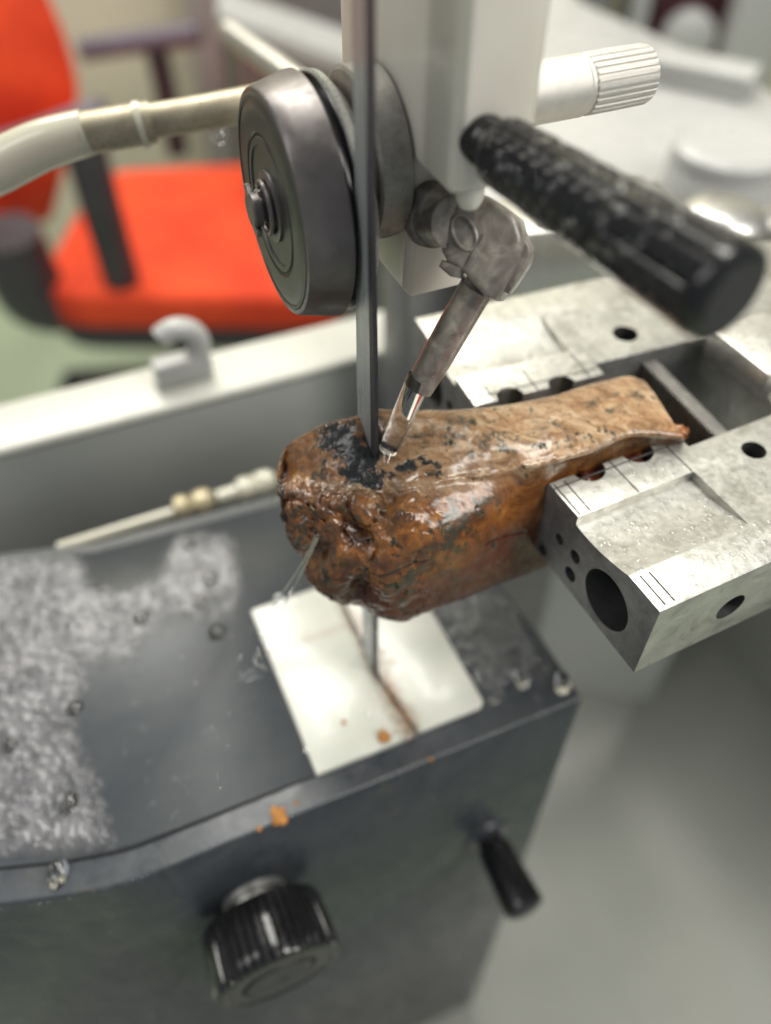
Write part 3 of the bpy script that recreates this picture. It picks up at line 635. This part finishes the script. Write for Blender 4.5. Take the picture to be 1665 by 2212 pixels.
for (b_,bz_,r_,rz_,l_,ly_,bul,bk) in ST:
    B=Z(*b_,bz_); Rr=Z(*r_,rz_); Lw=Y(*l_,ly_)
    def side(fr,amt):
        q=np.array(r_)*(1-fr)+np.array(l_)*fr; y_=Rr[1]*(1-fr)+Lw[1]*fr-bul*amt; return Y(q[0],q[1],y_)
    mid=Z((b_[0]+r_[0])/2,(b_[1]+r_[1])/2,(bz_+rz_)/2+.05+.22*max(0,min(1,(b_[0]-850)/250)))
    m2=Z(b_[0]*.25+r_[0]*.75,b_[1]*.25+r_[1]*.75,rz_*.75+bz_*.25+.06+.16*max(0,min(1,(b_[0]-850)/250)))
    ring_=[B,mid,m2,Rr,side(.14,.45),side(.38,.95),side(.65,1.0),side(.87,.6),Lw,
      Lw+np.array([.1,bk*.9,-.25]), Lw*.6+B*.4+np.array([.1,bk*1.4,-.4]), B*.8+Lw*.2+np.array([.1,bk*.8,-.3])]
    rings.append(np.array(ring_))
r0=rings[0]; c0=r0.mean(0); rings.insert(0,c0+(r0-c0)*.6+np.array([.02,.1,0])-E1*.12)
rings=np.array(rings); K,Mr,_=rings.shape
NU,NV=430,340
U=[cr_spline(rings[:,j],NU) for j in range(Mr)]; U=np.array(U).transpose(1,0,2)
def closed(P,n):
    k=len(P); T=np.arange(n)/n*k; i=T.astype(int); u=(T-i)[:,None]
    a,b,c,d=P[(i-1)%k],P[i%k],P[(i+1)%k],P[(i+2)%k]
    return .5*((2*b)+(-a+c)*u+(2*a-5*b+4*c-d)*u*u+(-a+3*b-3*c+d)*u**3)
G=np.array([closed(U[i],NV) for i in range(NU)])
def normals(G):
    du=np.gradient(G,axis=0); dv_=np.roll(G,-1,1)-np.roll(G,1,1); n=np.cross(du,dv_); n/=np.linalg.norm(n,axis=2,keepdims=True)+1e-9
    c=G.mean(1,keepdims=True); 
    if ((n*(G-c)).sum(2)).mean()<0: n=-n
    return n
N=normals(G)
def pix(G):
    d=G-CAM; z=d@cf; return 832.5+FPX*(d@cr2)/z,1105.5-FPX*(d@cu2)/z
PX,PY=pix(G); FACE=((CAM-G)*N).sum(2)>-.6
headw=np.clip((980-PX)/260,0,1)           # 1 on the knobbly head
z2=lambda x,y:(533+.6798*x,799.5+.6798*y)
H=np.zeros((NU,NV))
fr_=noise.fractal; 
a1=np.zeros_like(H);a2_=np.zeros_like(H);a3=np.zeros_like(H);a4=np.zeros_like(H)
for i in range(NU):
    for j in range(NV):
        v=Vector(G[i,j]); 
        a1[i,j]=fr_(v*.75,.9,2.1,4); a2_[i,j]=fr_(v*2.6+Vector((9,0,0)),.8,2.1,4); a3[i,j]=abs(noise.noise(v*1.5+Vector((0,7,0))))+.5*abs(noise.noise(v*3.3+Vector((3,7,0)))); a4[i,j]=fr_(v*7,.7,2.2,3)
side_=np.clip((PY-(1060-(PX-800)*.02-40))/60,0,1)
H+= a1*(.035+.17*headw*side_)+a2_*(.004+.05*headw*(.3+.7*side_))+a4*(.002+.012*headw*(.3+.7*side_))
H-= .30*np.clip(.20-a3,0,.2)/.2*headw*side_*.75
B_=[ # px(z2), radius, amplitude, squash angle
 ((350,520),38,-.62),((300,470),26,-.30),((385,500),26,.18),((480,470),30,.30),((440,500),18,-.15),((520,430),40,.14),((225,590),38,-.42),((300,580),26,.24),((350,560),24,.15),((250,640),30,.20),((300,700),32,.22),((360,690),24,-.35),((430,650),45,.20),((480,740),50,.15),
 ((130,400),26,.15),((120,330),14,-.16),((118,420),12,-.16),((180,470),30,-.16),((250,420),34,.16),((330,440),40,.14),((450,415),24,-.12),((390,390),28,.10),
 ((170,560),20,.18),((190,520),16,-.15),((560,520),50,.12),((640,560),60,.08),((860,560),60,-.15),((780,300),60,-.06),((700,200),50,.05),((990,160),50,.08),((1150,120),50,-.08),((1080,230),40,.06),((900,190),40,-.06),
 ((395,215),30,-.10),((640,330),30,.08),((590,365),22,.10),((700,180),30,.05),((330,350),30,-.07),((500,360),30,.10)]
for (p_,r_,am) in B_:
    qx,qy=z2(*p_); rr=r_*.68*1.3; H+=am*np.exp(-((PX-qx)**2+(PY-qy)**2)/(rr*rr))*FACE
# long crack on the side
def seg(pts,wd):
    best=np.full(PX.shape,1e9)
    for (x0,y0),(x1,y1) in zip(pts[:-1],pts[1:]):
        dx,dy=x1-x0,y1-y0; t=np.clip(((PX-x0)*dx+(PY-y0)*dy)/(dx*dx+dy*dy),0,1)
        best=np.minimum(best,np.hypot(PX-x0-t*dx,PY-y0-t*dy))
    return np.exp(-(best/wd)**2)*FACE
crack=np.clip(.55+a1*1.3+a2_,.0,1)*seg([z2(350,628),z2(430,632),z2(500,620),z2(580,598),z2(700,580),z2(800,540),z2(920,515)],1.7)+.8*seg([z2(130,470),z2(110,420),z2(105,330)],3)+.7*seg([z2(190,430),z2(210,395),z2(250,385),z2(300,400)],1.8)
rid=seg([(650,1016),(725,1044),(800,1066),(872,1060),(925,1045),(975,1036),(1070,1022),(1158,1003),(1245,978),(1355,939),(1460,944)],8)*np.clip((PX-640)/200,0,1)*np.clip((1400-PX)/160,0,1)*(.75+a1)
H+=rid*.085; H-=crack*.06
H[:6]*=np.linspace(0,1,6)[:,None]; H=np.clip(H,-.7,.55)
G2=G+N*H[...,None]
# bone's own crust, stain and cream, plus painted ridge highlight and shade low down
def blob(lst):
    m=np.zeros(PX.shape)
    for (p_,rx,ry,am) in lst:
        qx,qy=z2(*p_); m=np.maximum(m,am*np.exp(-(((PX-qx)/(rx*.68))**2+((PY-qy)/(ry*.68))**2)))
    return m*FACE
nz=a2_*.55+a4*.5+a1*.15
crust=blob([((290,225),62,40,1.2),((350,270),70,55,1.3),((345,330),60,45,1.2),((395,350),45,28,1.1),((395,240),45,55,1.1),((300,190),60,26,1.1),((450,330),45,16,.95),((520,300),28,26,.9),((575,335),28,18,.9),((490,310),26,14,.85),
   ((112,330),16,60,.95),((110,420),14,40,.85),((125,470),18,26,.8),((560,290),30,20,.6)])
crust=np.clip((crust+nz*.8-.40)/.28,0,1); G2=G2-N*(crust*.025)[...,None]
green=blob([((670,470),80,60,1.3),((630,560),60,60,1.2),((520,640),50,30,1.0),((700,500),70,50,.8),((520,660),90,60,.75),((770,410),70,40,.7),((780,230),90,60,.75),((700,190),120,50,.6),((740,260),60,60,.7),((1000,200),90,50,.4),((1180,110),60,40,.45),((560,210),80,50,.6),((430,440),60,40,.7),((330,430),50,40,.55),((170,490),60,80,.75),((220,330),60,50,.5),((1130,170),50,30,.5),((600,420),60,30,.6)])
green=np.clip((green+nz*1.5-.55)/.35,0,1)
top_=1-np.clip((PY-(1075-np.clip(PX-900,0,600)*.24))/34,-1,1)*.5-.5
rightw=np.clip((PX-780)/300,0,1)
cream=np.clip(.55*rid+top_*(.35+.65*np.clip((PX-640)/260,0,1))+.5*blob([((480,375),90,18,1),((640,370),40,20,.9),((440,480),26,20,1),((400,510),22,20,.8)])+.2*a2_,0,1)  # own cream on top, plus painted highlight along the ridge
red_shade=np.clip((PY-(1170-(PX-900)*.45))/110,0,1)*np.clip((PX-850)/200,0,1)+.8*np.clip((PY-1230)/80,0,1)  # own red-brown low on the bone, plus painted shade beside the near bar
red_shade=np.clip(red_shade*1.25+a1*.35,0,1)
A1=np.stack([crust,green,cream,np.ones_like(crust)],-1).reshape(-1,4); A2=np.stack([red_shade,headw,np.clip(crack+np.clip((-H-.13)/.22,0,.85)*(.6+a4),0,1),np.ones_like(red_shade)],-1).reshape(-1,4)  # pits darker by depth: crud, and painted dark of deep crevices
V=G2.reshape(-1,3); F=[]
for i in range(NU-1):
    for j in range(NV): F.append((i*NV+j,i*NV+(j+1)%NV,(i+1)*NV+(j+1)%NV,(i+1)*NV+j))
ce=len(V); V=np.concatenate([V,[G2[0].mean(0)-E1*.05,G2[-1].mean(0)+np.array([.05,0,0])]])
for j in range(NV): F.append((ce,(j+1)%NV,j)); F.append((ce+1,(NU-1)*NV+j,(NU-1)*NV+(j+1)%NV))
A1=np.concatenate([A1,A1[:1],A1[-1:]]); A2=np.concatenate([A2,A2[:1],A2[-1:]])
bonem=M('wet_brown_bone',(.4,.2,.08),.25,0,Coat_Weight=.6,Coat_Roughness=.24,Subsurface_Weight=.04,Subsurface_Scale=.002)
bm_=bonem
at1=bm_.n('Attribute'); at1.attribute_name='stain'; at2=bm_.n('Attribute'); at2.attribute_name='tone'
s1=bm_.n('SeparateColor'); s2=bm_.n('SeparateColor'); bm_.L(at1.outputs['Color'],s1.inputs[0]); bm_.L(at2.outputs['Color'],s2.inputs[0])
n_big=bm_.noise(.9,8,.68,1.0); n_fine=bm_.noise(6,8,.7,.4); n_str=bm_.noise(1.7,7,.62,1.0,(.8,1.3,1.2,R(-15)))
ochre=bm_.ramp(n_big,[(.28,(.03,.011,.006)),(.41,(.11,.038,.010)),(.53,(.28,.10,.018)),(.70,(.46,.20,.038))])
tan=bm_.ramp(n_str,[(.28,(.09,.045,.022)),(.42,(.24,.135,.065)),(.55,(.40,.26,.145)),(.72,(.56,.45,.32))])
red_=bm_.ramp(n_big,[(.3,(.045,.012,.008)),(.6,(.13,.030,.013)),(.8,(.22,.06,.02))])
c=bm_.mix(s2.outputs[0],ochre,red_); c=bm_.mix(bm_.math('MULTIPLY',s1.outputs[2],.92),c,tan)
hd_=bm_.ramp(bm_.noise(2.6,9,.7,1.2),[(.42,0.),(.60,.8)]); c=bm_.mix(bm_.math('MULTIPLY',hd_,bm_.math('ADD',bm_.math('MULTIPLY',s2.outputs[1],.75),.25)),c,(.075,.038,.022))
gf=bm_.math('MULTIPLY',s1.outputs[1],bm_.ramp(bm_.noise(3.2,9,.75,.6),[(.38,.22),(.53,.92)])); c=bm_.mix(gf,c,(.035,.038,.026))
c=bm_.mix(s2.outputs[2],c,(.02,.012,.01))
c=bm_.mix(s1.outputs[0],c,bm_.ramp(n_fine,[(.45,(.006,.007,.008)),(.60,(.018,.022,.020)),(.72,(.07,.06,.035))])); bm_.color(c)
bm_.bump(bm_.noise(14,4,.6),.004); bm_.bump(bm_.noise(2.5,3,.5,0,(.5,1.6,1.6,R(-15))),.008,.5)
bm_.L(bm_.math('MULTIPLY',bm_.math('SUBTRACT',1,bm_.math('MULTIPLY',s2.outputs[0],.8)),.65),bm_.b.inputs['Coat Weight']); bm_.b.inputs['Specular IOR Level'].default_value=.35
bm_.rough(bm_.ramp(bm_.noise(4,6,.6),[(.35,.16),(.65,.42)]))
bn=thing('fossil_bone',W(0,0,5.5),'wet brown fossil bone with a black crusted patch held between the vise arms','bone')
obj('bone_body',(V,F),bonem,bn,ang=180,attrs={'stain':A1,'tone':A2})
NCH=len(chunk((0,0,0),1,0)[0])
for s_,w_ in ((1.24,4.70),(2.85,4.72)):
    obj('bone_bulge',chunk(pn(s_,w_-.18,9.55),.44,s_),bonem,bn,ang=180,attrs={'tone':np.tile([1.,.3,0,1],(NCH,1))})
# fibres caught on the cut end
obj('end_lump',chunk(Z(1466,940,10.2),.22,4),bonem,bn,ang=180,attrs={'tone':np.tile([.3,.2,0,1],(NCH,1))})
# ---------------------------------------------------------------- water
def poly_in(poly,x,y):
    r=False; n=len(poly); j=n-1
    for i in range(n):
        xi,yi=poly[i];xj,yj=poly[j]
        if (yi>y)!=(yj>y) and x<(xj-xi)*(y-yi)/(yj-yi)+xi: r=not r
        j=i
    return r
# beaded film on the top plate: region outline picked on the plate (pixels -> z=0)
reg=[Z(*q,.07)[:2] for q in [(-60,1205),(60,1195),(190,1200),(205,1255),(260,1265),(330,1240),(350,1190),(375,1150),(430,1140),(500,1150),(525,1200),(530,1270),(515,1340),(455,1350),(370,1330),(360,1370),(320,1390),(305,1430),(205,1450),(180,1520),(185,1600),(225,1690),(250,1780),(270,1825),(215,1840),(140,1850),(0,1865),(-60,1875)]]
reg2=[Z(*q,.07)[:2] for q in [(930,1320),(1010,1280),(1090,1290),(1130,1350),(1165,1420),(1150,1470),(1040,1490),(1000,1440)]]
EDG=[]
def edist(poly,x,y):
    p=np.array([x,y]); A_=np.array(poly); B_=np.roll(A_,-1,0); d=B_-A_; t=np.clip(((p-A_)*d).sum(1)/((d*d).sum(1)+1e-9),0,1); q=A_+d*t[:,None]-p
    return float(np.sqrt((q*q).sum(1).min()))
def film_mesh(poly,step,hgt,seed):
    P=np.array(poly); x0,y0=P.min(0); x1,y1=P.max(0); nx=int((x1-x0)/step)+1; ny=int((y1-y0)/step)+1
    idx={};V=[];F=[]
    # grid, kept where the noisy outline test holds
    def H_(x,y):
        v=Vector((x*1.0,y*1.0,seed)); f=noise.noise(v*8)*.5+noise.noise(v*3.6)*.6
        return hgt*max(0,f)**.7+.02
    cell=set()
    for i in range(nx):
        for j in range(ny):
            x=x0+(i+.5)*step;y=y0+(j+.5)*step; v=Vector((x,y,0)); dx=noise.noise(v*1.7)*.22+noise.noise(v*5)*.07; dy=noise.noise(v*1.7+Vector((5,5,0)))*.22+noise.noise(v*5+Vector((5,5,0)))*.07
            if poly_in(poly,x+dx,y+dy) and noise.noise(v*.9+Vector((0,0,seed)))>-.9: cell.add((i,j))
    def vid(i,j):
        if (i,j) not in idx:
            full=all((i-a,j-b) in cell for a in(0,1) for b in(0,1)); x=x0+i*step;y=y0+j*step
            idx[(i,j)]=len(V); V.append((x,y,.07+(H_(x,y) if full else .002))); EDG.append(min(edist(poly,x,y)/.9,1))
        return idx[(i,j)]
    for (i,j) in cell: F.append((vid(i,j),vid(i+1,j),vid(i+1,j+1),vid(i,j+1)))
    return np.array(V),F
fm_=film_mesh(reg,.05,.055,3.3); ed=np.array(EDG); 
fa_=film.n('Attribute'); fa_.attribute_name='edge'; fsx=film.n('SeparateColor'); film.L(fa_.outputs['Color'],fsx.inputs[0])
film.L(film.math('MULTIPLY',film.ramp(film.math('ADD',fsx.outputs[0],film.math('MULTIPLY',film.math('SUBTRACT',film.noise(2.2,6,.7),.5),1.6)),[(.0,0.),(.7,1.)]),film.ramp(film.noise(.8,5,.6),[(.32,.25),(.55,.95)])),film.b.inputs['Alpha'])
props(obj('water_film',fm_,film,None,ang=180,loc=W(-9,2,.07),attrs={'edge':np.stack([ed,ed,ed,np.ones_like(ed)],-1)}),'sheet of fine water beads wetting the left of the table','water film',None,'stuff')
props(obj('water_puddle',film_mesh(reg2,.05,.28,8.1),beadm,None,ang=180,loc=W(4.5,2,.07)),'bubbly splashed water right of the white plate','water splash',None,'stuff')
grp='large water drops standing on the dark table'
for (qx,qy,r_,lab) in ((410,1175,.3,'bright water drop at the back of the beaded patch, below the brass fitting'),(305,1335,.33,'brightest large water drop left of the white plate corner'),(455,1250,.3,'flat water drop in the narrow neck of the beaded patch'),(430,1300,.28,'small water drop just below the flat one in the neck of the patch'),
  (150,1735,.32,'large round water drop near the plate seam at lower left'),(125,1885,.36,'clear water drop alone on the table rim below the plate seam'),(160,1530,.30,'shiny water drop at the left edge of the dry dark patch'),(20,1610,.28,'water drop at the left edge of the view on the beads'),
  (470,1365,.35,'wide water drop where the beaded patch meets the dry area by the plate'),(1215,1475,.38,'long white shining water drop on the right corner of the table'),(1125,1465,.33,'pale water drop left of the one on the right table corner'),(1065,1510,.16,'tiny water drop beside the front right corner of the white plate')):
    c_=Z(qx,qy,.08); 
    props(obj('water_drop',drop(c_,EZ,r_,.36,1.15,.9,28,9),water,None,loc=c_,ang=180),lab,'water drop',grp)
L_=[]
for _ in range(150):
    s_=random.uniform(-18,6.2); L_.append(drop(W(s_,-4.03 if s_>-9 else -4.03+(-9-s_)**1.5*.085,.0+random.uniform(-.04,.02)),(E2*-1+EZ*1),random.uniform(.02,.05),.6))
for _ in range(120):
    q=W(random.uniform(-9,2.5),random.uniform(-2.9,3.5),.075)
    if -3.5<q@E1<3.2: continue
    L_.append(drop(q,EZ,random.uniform(.02,.07),.4))
for _ in range(70): L_.append(drop(W(random.uniform(3.1,6.1),random.uniform(-3.5,3),.005),EZ,random.uniform(.05,.16),.6))
props(obj('water_beads',join(*L_),beadm,tt),kind='stuff')
L_=[drop(Z(qx,qy,.2),EZ,r_,.45) for qx,qy,r_ in ((795,1545,.12),(855,1550,.12),(708,1560,.12),(705,1590,.08),(845,1585,.15),(880,1590,.15),(640,1300,.2),(600,1290,.15),(660,1620,.07),(812,1455,.08))]
props(obj('water_beads',join(*L_),beadm,it),kind='stuff')
# jets
j0=Y(838,965,-.42)
js=thing('coolant_stream',Z(838,975,11.2),'thin clear coolant stream breaking over the left end of the bone','water stream')
for k in range(4):
    a=random.uniform(-1,1); p_=[Y(686+a*3,1158,-2.35),Y(655+a*9,1225,-2.3),Y(610+a*22+random.uniform(-8,8),1310,-2.2),Y(545+a*34,1400,-2.1),Y(485+a*36+random.uniform(-12,12),1470+a*10,-2.0)]
    obj('stream',tube(p_[:3 if k<3 else 5],[.055,.04,.024,.014,.006][:3 if k<3 else 5],8,30),beadm,js)
obj('splash_core',tube([j0,j0*.6+Y(835,1000,-.7)*.4,Y(832,1003,-.85)],[.2,.24,.12],20,10),beadm,js)
L_=[]
for _ in range(170):
    t=random.random(); qx=686-t*150+random.gauss(0,6+12*t); qy=1160+t*310+random.gauss(0,8); c_=Y(qx,qy,-2.2); L_.append(join(drop(c_,EZ,random.uniform(.010,.025),1,1,1,8,3),drop(c_,-EZ,.012,1,1,1,8,3)))
props(obj('spray',join(*L_),beadm,js),kind='stuff')
